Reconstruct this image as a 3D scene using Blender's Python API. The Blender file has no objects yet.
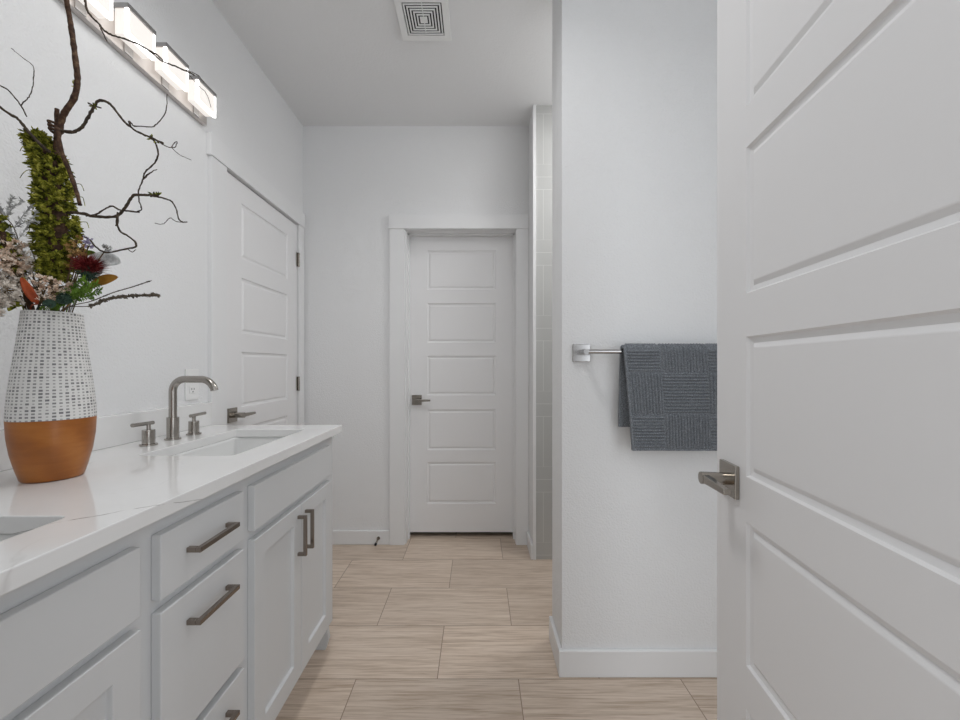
import bpy, bmesh, math, random
from mathutils import Vector, Matrix, noise

random.seed(7)
S = bpy.context.scene
C = S.collection
PI = math.pi

# ------------------------------------------------------------------ camera, world, lights, exposure
EYE = 1.168
cam_d = bpy.data.cameras.new('camera')
cam = bpy.data.objects.new('camera', cam_d)
C.objects.link(cam)
cam.location = (0, 0, EYE)
cam.rotation_euler = (PI / 2, 0, 0)
cam_d.sensor_width = 36
cam_d.lens = 15.0
cam_d.shift_x = 2 / 960
cam_d.shift_y = 6 / 960
cam_d.clip_start = 0.02
S.camera = cam

W = bpy.data.worlds.new('world')
S.world = W
W.use_nodes = True
bg = W.node_tree.nodes['Background']
bg.inputs[0].default_value = (0.92, 0.96, 1.0, 1)
bg.inputs[1].default_value = 0.88


def area(name, loc, rot, sx, sy, power, col=(1, 1, 1), shape='RECTANGLE', spread=PI):
    d = bpy.data.lights.new(name, 'AREA')
    d.shape = shape
    d.size = sx
    d.size_y = sy
    d.energy = power
    d.color = col
    d.spread = spread
    o = bpy.data.objects.new(name, d)
    C.objects.link(o)
    o.location = loc
    o.rotation_euler = rot
    return o


# added cool fill from behind the camera, standing in for bedroom daylight
area('bedroom_side_fill', (1.35, -1.5, 1.5), (PI / 2, 0, math.radians(42)), 1.8, 1.9, 20, (0.88, 0.94, 1.0))
# fill lights added at the ceiling, over the room and over the shower
area('room_ceiling_fill', (-0.30, 0.95, 2.70), (0, 0, 0), 0.36, 0.36, 7.3, (0.99, 0.995, 1.0), 'DISK', 2.7)
area('shower_ceiling_fill', (0.95, 2.03, 2.725), (0, 0, 0), 0.30, 0.30, 10, (0.99, 0.995, 1.0), 'DISK')

S.view_settings.view_transform = 'Standard'
S.view_settings.look = 'None'
S.view_settings.exposure = 0.0
S.view_settings.gamma = 1.0
S.view_settings.use_curve_mapping = False
SHADE_GLOW = 3.0

# ------------------------------------------------------------------ materials


def srgb(r, g, b):
    f = lambda c: (c / 255 / 12.92) if c <= 10.31 else ((c / 255 + 0.055) / 1.055) ** 2.4
    return (f(r), f(g), f(b), 1)


def mat(name, col=(0.8, 0.8, 0.8, 1), rough=0.5, metal=0.0, spec=0.5):
    m = bpy.data.materials.new(name)
    m.use_nodes = True
    b = m.node_tree.nodes['Principled BSDF']
    b.inputs['Base Color'].default_value = col
    b.inputs['Roughness'].default_value = rough
    b.inputs['Metallic'].default_value = metal
    b.inputs['Specular IOR Level'].default_value = spec
    return m, m.node_tree, b


def nd(t, typ, **kw):
    n = t.nodes.new(typ)
    for k, v in kw.items():
        if k.startswith('i_'):
            n.inputs[k[2:].replace('_', ' ')].default_value = v
        else:
            setattr(n, k, v)
    return n


def objco(t, scale=(1, 1, 1), loc=(0, 0, 0)):
    tc = nd(t, 'ShaderNodeTexCoord')
    mp = nd(t, 'ShaderNodeMapping')
    mp.inputs['Scale'].default_value = scale
    mp.inputs['Location'].default_value = loc
    t.links.new(tc.outputs['Object'], mp.inputs['Vector'])
    return mp.outputs['Vector']


def add_bump(t, b, height, strength=0.2, dist=0.002):
    bp = nd(t, 'ShaderNodeBump')
    bp.inputs['Strength'].default_value = strength
    bp.inputs['Distance'].default_value = dist
    t.links.new(height, bp.inputs['Height'])
    t.links.new(bp.outputs['Normal'], b.inputs['Normal'])
    return bp


def ramp(t, fac, stops):
    r = nd(t, 'ShaderNodeValToRGB')
    el = r.color_ramp.elements
    while len(el) < len(stops):
        el.new(0.5)
    for e, (p, c) in zip(el, stops):
        e.position = p
        e.color = c
    t.links.new(fac, r.inputs['Fac'])
    return r.outputs['Color']


def noise_tex(t, vec, scale, detail=3, rough=0.5, dist=0.0):
    n = nd(t, 'ShaderNodeTexNoise')
    n.inputs['Scale'].default_value = scale
    n.inputs['Detail'].default_value = detail
    n.inputs['Roughness'].default_value = rough
    n.inputs['Distortion'].default_value = dist
    t.links.new(vec, n.inputs['Vector'])
    return n.outputs['Fac']


def paint(name, col, rough, bump_scale=0, bump=0.0, dist=0.001):
    m, t, b = mat(name, col, rough)
    if bump_scale:
        add_bump(t, b, noise_tex(t, objco(t), bump_scale, 2, 0.5), bump, dist)
    return m


WHITE = (0.78, 0.775, 0.775, 1)
M_WALL = paint('wall_paint', (0.818, 0.818, 0.82, 1), 0.75, 150, 0.6, 0.0035)
M_CEIL = paint('ceiling_paint', (0.818, 0.818, 0.82, 1), 0.85, 85, 0.4, 0.004)
M_TRIM = paint('trim_paint', (0.818, 0.818, 0.82, 1), 0.38)
M_DOOR = paint('door_paint', (0.828, 0.822, 0.824, 1), 0.42, 300, 0.04, 0.0005)
M_CAB = paint('cabinet_paint', (0.655, 0.66, 0.665, 1), 0.4, 260, 0.03, 0.0005)
M_PLASTIC = paint('white_plastic', (0.86, 0.86, 0.85, 1), 0.3)
M_PORC = paint('porcelain', (0.80, 0.80, 0.79, 1), 0.08)
M_DARK = paint('dark_void', (0.02, 0.02, 0.02, 1), 0.8)


def metal_mat(name, col, rough, brushed=None):
    m, t, b = mat(name, col, rough, 1.0)
    if brushed:
        n = noise_tex(t, objco(t, brushed), 60, 3, 0.6)
        mr = nd(t, 'ShaderNodeMapRange')
        mr.inputs['To Min'].default_value = rough * 0.75
        mr.inputs['To Max'].default_value = rough * 1.35
        t.links.new(n, mr.inputs['Value'])
        t.links.new(mr.outputs['Result'], b.inputs['Roughness'])
    return m


M_NICKEL = metal_mat('brushed_nickel', srgb(168, 163, 157), 0.2)
M_PULL = metal_mat('dark_nickel', srgb(146, 136, 127), 0.27)
M_LEVER = metal_mat('satin_nickel', srgb(160, 154, 146), 0.2)
M_CHROME = metal_mat('chrome', srgb(176, 174, 173), 0.22)
M_PLATE = metal_mat('brushed_plate', srgb(206, 200, 196), 0.42)


def floor_mat():
    m, t, b = mat('wood_look_tile', rough=0.42)
    vec = objco(t, (1, 1, 1), (0.152 + 6.05, -1.493 + 0.306 * 15, 0))
    br = nd(t, 'ShaderNodeTexBrick')
    br.offset = 0.5
    br.offset_frequency = 2
    br.squash = 1.0
    br.inputs['Scale'].default_value = 1.0
    br.inputs['Brick Width'].default_value = 0.605
    br.inputs['Row Height'].default_value = 0.306
    br.inputs['Mortar Size'].default_value = 0.0018
    br.inputs['Mortar Smooth'].default_value = 0.1
    br.inputs['Bias'].default_value = 0.0
    br.inputs['Color1'].default_value = (0, 0, 0, 1)
    br.inputs['Color2'].default_value = (1, 1, 1, 1)
    br.inputs['Mortar'].default_value = (0.5, 0.5, 0.5, 1)
    t.links.new(vec, br.inputs['Vector'])
    # the grain of each tile is shifted by the tile's own random value
    sh = nd(t, 'ShaderNodeVectorMath', operation='SCALE')
    sh.inputs['Scale'].default_value = 7.3
    t.links.new(br.outputs['Color'], sh.inputs[0])
    ad = nd(t, 'ShaderNodeVectorMath', operation='ADD')
    t.links.new(vec, ad.inputs[0])
    t.links.new(sh.outputs['Vector'], ad.inputs[1])
    mp = nd(t, 'ShaderNodeMapping')
    mp.inputs['Scale'].default_value = (1.3, 26, 1)
    t.links.new(ad.outputs['Vector'], mp.inputs['Vector'])
    g1 = noise_tex(t, mp.outputs['Vector'], 2.4, 6, 0.62, 0.5)
    mp2 = nd(t, 'ShaderNodeMapping')
    mp2.inputs['Scale'].default_value = (3.5, 120, 1)
    t.links.new(ad.outputs['Vector'], mp2.inputs['Vector'])
    g2 = noise_tex(t, mp2.outputs['Vector'], 2.2, 4, 0.6, 0.3)
    mx = nd(t, 'ShaderNodeMix', data_type='FLOAT')
    mx.inputs['Factor'].default_value = 0.5
    t.links.new(g1, mx.inputs['A'])
    t.links.new(g2, mx.inputs['B'])
    col = ramp(t, mx.outputs['Result'], [
        (0.30, srgb(164, 140, 120)), (0.43, srgb(192, 172, 153)), (0.52, srgb(212, 194, 177)),
        (0.62, srgb(222, 206, 190)), (0.72, srgb(234, 221, 207))])
    hs = nd(t, 'ShaderNodeHueSaturation')
    vr = nd(t, 'ShaderNodeMapRange')
    vr.inputs['To Min'].default_value = 0.93
    vr.inputs['To Max'].default_value = 1.07
    t.links.new(br.outputs['Color'], vr.inputs['Value'])
    t.links.new(vr.outputs['Result'], hs.inputs['Value'])
    t.links.new(col, hs.inputs['Color'])
    gm = nd(t, 'ShaderNodeMix', data_type='RGBA')
    t.links.new(br.outputs['Fac'], gm.inputs['Factor'])
    t.links.new(hs.outputs['Color'], gm.inputs['A'])
    gm.inputs['B'].default_value = srgb(150, 130, 112)
    t.links.new(gm.outputs['Result'], b.inputs['Base Color'])
    iv = nd(t, 'ShaderNodeMath', operation='SUBTRACT')
    iv.inputs[0].default_value = 1.0
    t.links.new(br.outputs['Fac'], iv.inputs[1])
    m2 = nd(t, 'ShaderNodeMath', operation='MULTIPLY_ADD')
    m2.inputs[1].default_value = 0.12
    t.links.new(g2, m2.inputs[0])
    t.links.new(iv.outputs[0], m2.inputs[2])
    add_bump(t, b, m2.outputs[0], 0.35, 0.0015)
    return m


M_FLOOR = floor_mat()


def quartz_mat():
    m, t, b = mat('white_quartz', rough=0.09, spec=0.55)
    vec = objco(t)
    base = ramp(t, noise_tex(t, vec, 3.0, 4, 0.6), [(0.3, (0.80, 0.795, 0.785, 1)), (0.7, (0.86, 0.855, 0.85, 1))])
    # veins: thin level sets of a warped noise, fading in and out
    n = noise_tex(t, objco(t, (1.6, 1.0, 1.0), (0.33, 0.21, 0)), 1.7, 5, 0.55, 0.6)
    s = nd(t, 'ShaderNodeMath', operation='SUBTRACT')
    s.inputs[1].default_value = 0.5
    t.links.new(n, s.inputs[0])
    a = nd(t, 'ShaderNodeMath', operation='ABSOLUTE')
    t.links.new(s.outputs[0], a.inputs[0])
    v = nd(t, 'ShaderNodeMapRange')
    v.inputs['From Min'].default_value = 0.0
    v.inputs['From Max'].default_value = 0.006
    v.inputs['To Min'].default_value = 1.0
    v.inputs['To Max'].default_value = 0.0
    t.links.new(a.outputs[0], v.inputs['Value'])
    fade = nd(t, 'ShaderNodeMapRange')
    fade.inputs['From Min'].default_value = 0.48
    fade.inputs['From Max'].default_value = 0.68
    fade.inputs['To Max'].default_value = 0.22
    t.links.new(noise_tex(t, vec, 3.4, 2, 0.5), fade.inputs['Value'])
    mu = nd(t, 'ShaderNodeMath', operation='MULTIPLY')
    t.links.new(v.outputs['Result'], mu.inputs[0])
    t.links.new(fade.outputs['Result'], mu.inputs[1])
    mx = nd(t, 'ShaderNodeMix', data_type='RGBA')
    t.links.new(mu.outputs[0], mx.inputs['Factor'])
    t.links.new(base, mx.inputs['A'])
    mx.inputs['B'].default_value = srgb(140, 132, 126)
    # one dark crack-like vein crossing the slab beside the near sink
    sx = nd(t, 'ShaderNodeSeparateXYZ')
    t.links.new(vec, sx.inputs[0])
    w = noise_tex(t, vec, 14, 4, 0.6)
    w0 = nd(t, 'ShaderNodeMath', operation='MULTIPLY_ADD')
    w0.inputs[1].default_value = 0.034
    w0.inputs[2].default_value = -0.017
    t.links.new(w, w0.inputs[0])
    d = nd(t, 'ShaderNodeMath', operation='MULTIPLY_ADD')     # y - 0.95*x
    d.inputs[1].default_value = -0.88
    t.links.new(sx.outputs['X'], d.inputs[0])
    t.links.new(sx.outputs['Y'], d.inputs[2])
    dz = nd(t, 'ShaderNodeMath', operation='MULTIPLY_ADD')    # the vein plane leans, so it also crosses the front edge
    dz.inputs[1].default_value = 4.0
    t.links.new(sx.outputs['Z'], dz.inputs[0])
    t.links.new(d.outputs[0], dz.inputs[2])
    d1 = nd(t, 'ShaderNodeMath', operation='ADD')
    t.links.new(dz.outputs[0], d1.inputs[0])
    t.links.new(w0.outputs[0], d1.inputs[1])
    d2 = nd(t, 'ShaderNodeMath', operation='SUBTRACT')
    d2.inputs[1].default_value = VEIN
    t.links.new(d1.outputs[0], d2.inputs[0])
    d3 = nd(t, 'ShaderNodeMath', operation='ABSOLUTE')
    t.links.new(d2.outputs[0], d3.inputs[0])
    d4 = nd(t, 'ShaderNodeMapRange')
    d4.inputs['From Max'].default_value = 0.0034
    d4.inputs['To Min'].default_value = 0.95
    d4.inputs['To Max'].default_value = 0.0
    t.links.new(d3.outputs[0], d4.inputs['Value'])
    f2 = nd(t, 'ShaderNodeMapRange')
    f2.inputs['From Min'].default_value = 0.33
    f2.inputs['From Max'].default_value = 0.52
    t.links.new(noise_tex(t, vec, 30, 2, 0.5), f2.inputs['Value'])
    f3 = nd(t, 'ShaderNodeMath', operation='MULTIPLY')
    t.links.new(d4.outputs['Result'], f3.inputs[0])
    t.links.new(f2.outputs['Result'], f3.inputs[1])
    mx2 = nd(t, 'ShaderNodeMix', data_type='RGBA')
    t.links.new(f3.outputs[0], mx2.inputs['Factor'])
    t.links.new(mx.outputs['Result'], mx2.inputs['A'])
    mx2.inputs['B'].default_value = srgb(120, 112, 108)
    t.links.new(mx2.outputs['Result'], b.inputs['Base Color'])
    return m


VEIN = 1.227 + 4.0 * 0.9185
M_QUARTZ = quartz_mat()


def shower_tile_mat():
    """3 x 12 inch tiles: an upright pair, then two laid flat, and so on."""
    m, t, b = mat('shower_tile', (0.70, 0.70, 0.68, 1), 0.25)
    sx = nd(t, 'ShaderNodeSeparateXYZ')
    t.links.new(objco(t), sx.inputs[0])

    def mth(op, a, c=None, d=None):
        n = nd(t, 'ShaderNodeMath', operation=op)
        for i, v in enumerate((a, c, d)):
            if v is None:
                continue
            if isinstance(v, (int, float)):
                n.inputs[i].default_value = v
            else:
                t.links.new(v, n.inputs[i])
        return n.outputs[0]
    zz = mth('ADD', sx.outputs['Z'], -1.0155 + 0.4572 * 6)
    ph = mth('MODULO', zz, 0.4572)
    upright = mth('LESS_THAN', ph, 0.3048)

    def line(v, pitch, off):
        q = mth('MODULO', mth('ADD', v, off), pitch)
        dd = mth('MINIMUM', q, mth('SUBTRACT', pitch, q))
        return mth('LESS_THAN', dd, 0.0016)
    lv = mth('MULTIPLY', line(sx.outputs['X'], 0.0762, -0.395 + 0.762 * 3), upright)
    h1 = mth('LESS_THAN', ph, 0.0016)
    h2 = mth('LESS_THAN', mth('ABSOLUTE', mth('SUBTRACT', ph, 0.3048)), 0.0016)
    h3 = mth('LESS_THAN', mth('ABSOLUTE', mth('SUBTRACT', ph, 0.381)), 0.0016)
    g = mth('MAXIMUM', mth('MAXIMUM', lv, h1), mth('MAXIMUM', h2, h3))
    mx = nd(t, 'ShaderNodeMix', data_type='RGBA')
    t.links.new(g, mx.inputs['Factor'])
    mx.inputs['A'].default_value = (0.50, 0.50, 0.485, 1)
    mx.inputs['B'].default_value = (0.64, 0.64, 0.62, 1)
    t.links.new(mx.outputs['Result'], b.inputs['Base Color'])
    add_bump(t, b, mth('SUBTRACT', 1.0, g), 0.5, 0.001)
    return m


M_STILE = shower_tile_mat()


def wood_mat():
    m, t, b = mat('honey_wood', rough=0.3)
    n = noise_tex(t, objco(t, (9, 9, 60)), 1.0, 5, 0.6, 1.2)
    w = nd(t, 'ShaderNodeTexWave', wave_type='RINGS', rings_direction='SPHERICAL')
    w.inputs['Scale'].default_value = 3.5
    w.inputs['Distortion'].default_value = 6
    w.inputs['Detail'].default_value = 3
    t.links.new(objco(t, (1.0, 1.0, 0.8), (0.03, 0.10, 0.02)), w.inputs['Vector'])
    mx = nd(t, 'ShaderNodeMix', data_type='FLOAT')
    mx.inputs['Factor'].default_value = 0.6
    t.links.new(w.outputs['Fac'], mx.inputs['A'])
    t.links.new(n, mx.inputs['B'])
    c = ramp(t, mx.outputs['Result'], [(0.2, srgb(146, 84, 28)), (0.5, srgb(166, 98, 36)), (0.8, srgb(182, 114, 48))])
    t.links.new(c, b.inputs['Base Color'])
    return m


M_WOOD = wood_mat()


def vase_mat():
    """white ceramic with columns of short grey dashes round the body"""
    m, t, b = mat('dashed_ceramic', rough=0.55)
    tc = nd(t, 'ShaderNodeTexCoord')
    sx = nd(t, 'ShaderNodeSeparateXYZ')
    t.links.new(tc.outputs['Object'], sx.inputs[0])

    def mth(op, a, c=None, d=None):
        n = nd(t, 'ShaderNodeMath', operation=op)
        for i, v in enumerate((a, c, d)):
            if v is None:
                continue
            if isinstance(v, (int, float)):
                n.inputs[i].default_value = v
            else:
                t.links.new(v, n.inputs[i])
        return n.outputs[0]
    ang = mth('ARCTAN2', sx.outputs['Y'], sx.outputs['X'])
    u = mth('MULTIPLY', mth('ADD', ang, PI), 43 / (2 * PI))
    v = mth('MULTIPLY', sx.outputs['Z'], 1 / 0.0072)
    iu, iv = mth('FLOOR', u), mth('FLOOR', v)
    fu, fv = mth('SUBTRACT', u, iu), mth('SUBTRACT', v, iv)
    cb = nd(t, 'ShaderNodeCombineXYZ')
    t.links.new(iu, cb.inputs[0])
    t.links.new(iv, cb.inputs[1])
    wn = nd(t, 'ShaderNodeTexWhiteNoise', noise_dimensions='2D')
    t.links.new(cb.outputs[0], wn.inputs['Vector'])
    r = wn.outputs['Value']
    hw = mth('MULTIPLY_ADD', r, 0.16, 0.17)
    inu = mth('LESS_THAN', mth('ABSOLUTE', mth('SUBTRACT', fu, 0.5)), hw)
    inv = mth('LESS_THAN', mth('ABSOLUTE', mth('SUBTRACT', fv, 0.5)), mth('MULTIPLY_ADD', r, 0.14, 0.17))
    dash = mth('MULTIPLY', inu, inv)
    dcol = ramp(t, r, [(0.0, srgb(186, 183, 180)), (1.0, srgb(118, 117, 118))])
    mx = nd(t, 'ShaderNodeMix', data_type='RGBA')
    t.links.new(dash, mx.inputs['Factor'])
    mx.inputs['A'].default_value = (0.80, 0.785, 0.765, 1)
    t.links.new(dcol, mx.inputs['B'])
    t.links.new(mx.outputs['Result'], b.inputs['Base Color'])
    add_bump(t, b, mth('SUBTRACT', 1.0, dash), 0.5, 0.0012)
    return m


M_VASE = vase_mat()


def mottled(name, stops, scale=60, rough=0.8, detail=3, co=(1, 1, 1)):
    m, t, b = mat(name, rough=rough, spec=0.25)
    c = ramp(t, noise_tex(t, objco(t, co), scale, detail, 0.6), stops)
    t.links.new(c, b.inputs['Base Color'])
    return m


M_BARK = mottled('bark', [(0.3, srgb(48, 34, 26)), (0.55, srgb(82, 60, 46)), (0.75, srgb(120, 96, 74))], 90)
M_TWIG = mottled('twig_bark', [(0.3, srgb(50, 42, 36)), (0.7, srgb(88, 76, 62))], 120)
M_MOSS = mottled('moss', [(0.30, srgb(30, 32, 8)), (0.42, srgb(76, 80, 20)), (0.52, srgb(124, 126, 36)), (0.62, srgb(172, 168, 68)), (0.74, srgb(208, 202, 112))], 85)
M_CREAM = mottled('dried_petal', [(0.32, srgb(176, 138, 112)), (0.48, srgb(228, 202, 180)), (0.66, srgb(250, 238, 224))], 70)
M_WHITEP = mottled('pale_petal', [(0.32, srgb(186, 172, 158)), (0.6, srgb(248, 240, 230))], 70)
M_STEM = mottled('dry_stem', [(0.3, srgb(70, 58, 40)), (0.7, srgb(120, 100, 70))], 80)
M_SILVER = mottled('silver_foliage', [(0.3, srgb(150, 150, 150)), (0.7, srgb(222, 222, 220))], 70)
M_RUST = mottled('rust_leaf', [(0.3, srgb(120, 44, 18)), (0.7, srgb(176, 82, 40))], 40, 0.5)
M_MUSTARD = mottled('mustard_leaf', [(0.3, srgb(128, 84, 20)), (0.7, srgb(176, 126, 50))], 40, 0.5)
M_PALELEAF = mottled('pale_grey_leaf', [(0.3, srgb(166, 168, 168)), (0.7, srgb(226, 226, 224))], 110, 0.6)
M_GREEN = mottled('green_leaf', [(0.3, srgb(50, 76, 28)), (0.7, srgb(128, 166, 58))], 50, 0.5)
M_TEAL = mottled('dark_green_leaf', [(0.3, srgb(26, 44, 34)), (0.7, srgb(66, 92, 76))], 50, 0.55)
M_BURG = mottled('burgundy_petal', [(0.3, srgb(44, 6, 8)), (0.55, srgb(108, 22, 24)), (0.75, srgb(180, 92, 88))], 140, 0.6)
M_LAV = mottled('lavender_petal', [(0.3, srgb(156, 144, 180)), (0.7, srgb(204, 196, 220))], 60, 0.6)
M_TANP = mottled('tan_petal', [(0.3, srgb(150, 110, 56)), (0.7, srgb(206, 172, 116))], 60, 0.7)
M_GRASS = mottled('grey_brown_grass', [(0.3, srgb(72, 64, 54)), (0.7, srgb(120, 110, 96))], 80)


def towel_mat():
    m, t, b = mat('slate_towel', rough=0.95, spec=0.1)
    vec = objco(t)
    c = ramp(t, noise_tex(t, vec, 420, 3, 0.7), [(0.32, srgb(70, 74, 79)), (0.52, srgb(120, 124, 129)), (0.70, srgb(180, 184, 188))])
    t.links.new(c, b.inputs['Base Color'])
    add_bump(t, b, noise_tex(t, vec, 600, 2, 0.6), 0.6, 0.0012)
    return m


M_TOWEL = towel_mat()


def glow_mat(name, col, e):
    m, t, b = mat(name, (0.3, 0.29, 0.28, 1), 0.25)
    b.inputs['Emission Color'].default_value = col
    b.inputs['Emission Strength'].default_value = e
    return m


M_GLOW = glow_mat('lit_frosted_glass', (1.0, 0.945, 0.89, 1), SHADE_GLOW * 0.26)
M_RIM = glow_mat('lit_glass_rim', (1.0, 0.98, 0.96, 1), SHADE_GLOW)

# ------------------------------------------------------------------ mesh helpers


def new():
    return bmesh.new()


def obj(name, bm, m, parent=None, smooth=False, bevel=0, seg=2, loc=None, rotz=0, auto=None):
    bmesh.ops.recalc_face_normals(bm, faces=bm.faces[:])
    me = bpy.data.meshes.new(name)
    bm.to_mesh(me)
    bm.free()
    for mm in (m if isinstance(m, (list, tuple)) else [m]):
        me.materials.append(mm)
    if smooth or auto:
        for p in me.polygons:
            p.use_smooth = True
    if auto:
        try:
            me.set_sharp_from_angle(angle=math.radians(auto))
        except Exception:
            pass
    o = bpy.data.objects.new(name, me)
    C.objects.link(o)
    if parent is not None:
        o.parent = parent
    if loc:
        o.location = loc
    o.rotation_euler.z = rotz
    if bevel:
        md = o.modifiers.new('bevel', 'BEVEL')
        md.width = bevel
        md.segments = seg
        md.limit_method = 'ANGLE'
        md.angle_limit = math.radians(40)
        md.harden_normals = False
    return o


def empty(name, loc=(0, 0, 0), rotz=0):
    o = bpy.data.objects.new(name, None)
    C.objects.link(o)
    o.location = loc
    o.rotation_euler.z = rotz
    o.empty_display_size = 0.05
    return o


def tag(o, label=None, cat=None, group=None, kind=None):
    if label:
        o['label'] = label
    if cat:
        o['category'] = cat
    if group:
        o['group'] = group
    if kind:
        o['kind'] = kind
    return o


def struct(name, bm, m, label=None, cat=None, **kw):
    return tag(obj(name, bm, m, **kw), label, cat, kind='structure')


def box(bm, x0, x1, y0, y1, z0, z1):
    v = [bm.verts.new(p) for p in ((x0, y0, z0), (x1, y0, z0), (x1, y1, z0), (x0, y1, z0),
                                   (x0, y0, z1), (x1, y0, z1), (x1, y1, z1), (x0, y1, z1))]
    for f in ((0, 3, 2, 1), (4, 5, 6, 7), (0, 1, 5, 4), (1, 2, 6, 5), (2, 3, 7, 6), (3, 0, 4, 7)):
        bm.faces.new([v[i] for i in f])
    return v


def boxes(*bs):
    bm = new()
    for b in bs:
        box(bm, *b)
    return bm


def frame_at(d, up=Vector((0, 0, 1))):
    d = d.normalized()
    if abs(d.dot(up)) > 0.98:
        up = Vector((1, 0, 0))
    a = d.cross(up).normalized()
    return a, a.cross(d).normalized()


def tube(bm, pts, rad, n=10, cap=True, round_tip=False):
    """pts: Vectors; rad: number or list"""
    pts = [Vector(p) for p in pts]
    if not isinstance(rad, (list, tuple)):
        rad = [rad] * len(pts)
    rings = []
    pa = None
    for i, p in enumerate(pts):
        d = (pts[min(i + 1, len(pts) - 1)] - pts[max(i - 1, 0)])
        if d.length < 1e-9:
            d = Vector((0, 0, 1))
        d.normalize()
        if pa is None:
            a, b_ = frame_at(d)
        else:
            a = (pa - d * pa.dot(d))
            a = a.normalized() if a.length > 1e-6 else frame_at(d)[0]
            b_ = a.cross(d).normalized()
        pa = a
        rings.append([bm.verts.new(p + (a * math.cos(2 * PI * k / n) + b_ * math.sin(2 * PI * k / n)) * rad[i]) for k in range(n)])
    for r0, r1 in zip(rings, rings[1:]):
        for k in range(n):
            bm.faces.new((r0[k], r0[(k + 1) % n], r1[(k + 1) % n], r1[k]))
    if cap:
        bm.faces.new(rings[0])
        bm.faces.new(rings[-1][::-1])
    return rings


def cyl(bm, p0, p1, r, n=28):
    tube(bm, [p0, p1], r, n)


def lathe(bm, prof, n=48, c=(0, 0, 0), close=False):
    rings = []
    for r, z in prof:
        if r < 1e-6:
            rings.append([bm.verts.new((c[0], c[1], c[2] + z))])
        else:
            rings.append([bm.verts.new((c[0] + r * math.cos(2 * PI * k / n), c[1] + r * math.sin(2 * PI * k / n), c[2] + z)) for k in range(n)])
    for r0, r1 in zip(rings, rings[1:]):
        for k in range(n):
            a, b_, c_, d = r0[k % len(r0)], r0[(k + 1) % len(r0)], r1[(k + 1) % len(r1)], r1[k % len(r1)]
            vs = []
            for v in (a, b_, c_, d):
                if v not in vs:
                    vs.append(v)
            if len(vs) > 2:
                bm.faces.new(vs)


def spline(pts, sub=6):
    """Catmull-Rom through Vectors"""
    pts = [Vector(p) for p in pts]
    if len(pts) < 3:
        return pts
    out = []
    for i in range(len(pts) - 1):
        p0, p1, p2, p3 = pts[max(i - 1, 0)], pts[i], pts[i + 1], pts[min(i + 2, len(pts) - 1)]
        for k in range(sub):
            t = k / sub
            out.append(0.5 * ((2 * p1) + (p2 - p0) * t + (2 * p0 - 5 * p1 + 4 * p2 - p3) * t * t + (3 * p1 - p0 - 3 * p2 + p3) * t ** 3))
    out.append(pts[-1])
    return out


def rrect(cx, cy, hx, hy, r, n=6):
    """rounded rectangle outline, counter-clockwise"""
    out = []
    for sx_, sy_, a0 in ((1, 1, 0), (-1, 1, PI / 2), (-1, -1, PI), (1, -1, 1.5 * PI)):
        for k in range(n + 1):
            a = a0 + PI / 2 * k / n
            out.append((cx + sx_ * (hx - r) + r * math.cos(a), cy + sy_ * (hy - r) + r * math.sin(a)))
    return out


# ------------------------------------------------------------------ the room
LX = -1.148          # left wall face
BY = 2.625           # back wall face
HZ = 2.743           # ceiling
SX = 0.3175          # end of the partition with the towel bar
RX = 1.25            # right wall
EY = 0.13            # inner face of the entrance wall
RET = 0.332          # small return wall beside the back door

# floor runs under the doors and out into the bedroom
fl = boxes((-2.4, 2.6, -2.2, 3.7, -0.06, 0.0))
struct('floor', fl, M_FLOOR, 'wood-look beige floor tile in staggered rows', 'floor')
struct('ceiling', boxes((LX - 0.25, RX + 0.12, 0.0, 2.95, HZ, HZ + 0.06)), M_CEIL, 'flat white painted ceiling', 'ceiling')

# left wall with the opening of door 1
D1a, D1b, DH = 1.803, 2.536, 2.063
struct('wall_left', boxes((LX - 0.12, LX, 0.0, D1a, 0, HZ), (LX - 0.12, LX, D1a, D1b, DH, HZ), (LX - 0.12, LX, D1b, 2.95, 0, HZ)),
       M_WALL, 'textured white wall behind the vanity', 'wall')
struct('wall_left_dark_shell', boxes((LX - 0.90, LX - 0.85, D1a - 0.15, D1b + 0.15, 0, 2.3), (LX - 0.85, LX - 0.12, D1a - 0.15, D1a - 0.1, 0, 2.3), (LX - 0.85, LX - 0.12, D1b + 0.1, D1b + 0.15, 0, 2.3), (LX - 0.85, LX - 0.12, D1a - 0.1, D1b + 0.1, 2.25, 2.3)), M_WALL)  # unseen shell added behind door 1 to keep its gaps dark
# back wall with the opening of door 2
D2a, D2b = -0.475, 0.25
struct('wall_back', boxes((LX, D2a, BY, BY + 0.15, 0, HZ), (D2a, D2b, BY, BY + 0.15, DH, HZ), (D2b, RX, BY, BY + 0.15, 0, HZ)),
       M_WALL, 'white wall around the closed door at the far end', 'wall')
struct('wall_back_dark_shell', boxes((D2a - 0.15, D2b + 0.15, BY + 0.95, BY + 1.0, 0, 2.3), (D2a - 0.15, D2a - 0.1, BY + 0.15, BY + 0.95, 0, 2.3), (D2b + 0.1, D2b + 0.15, BY + 0.15, BY + 0.95, 0, 2.3), (D2a - 0.1, D2b + 0.1, BY + 0.15, BY + 0.95, 2.25, 2.3)), M_WALL)  # unseen shell added so the gap under door 2 stays black
# the little return wall and the tiled shower wall beside it
struct('wall_return', boxes((RET, RET + 0.018, 2.41, BY, 0, HZ)), M_WALL, 'narrow return wall between back door and tiled shower', 'wall')
struct('wall_shower', boxes((RET + 0.0185, RX, 2.418, 2.47, 0, HZ)), M_STILE, 'shower wall of long white tiles in a woven layout', 'wall')
# partition with the towel bar
struct('wall_partition', boxes((SX, RX, 1.512, 1.71, 0, HZ)), M_WALL, 'textured white partition wall carrying the towel bar', 'wall')
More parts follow.
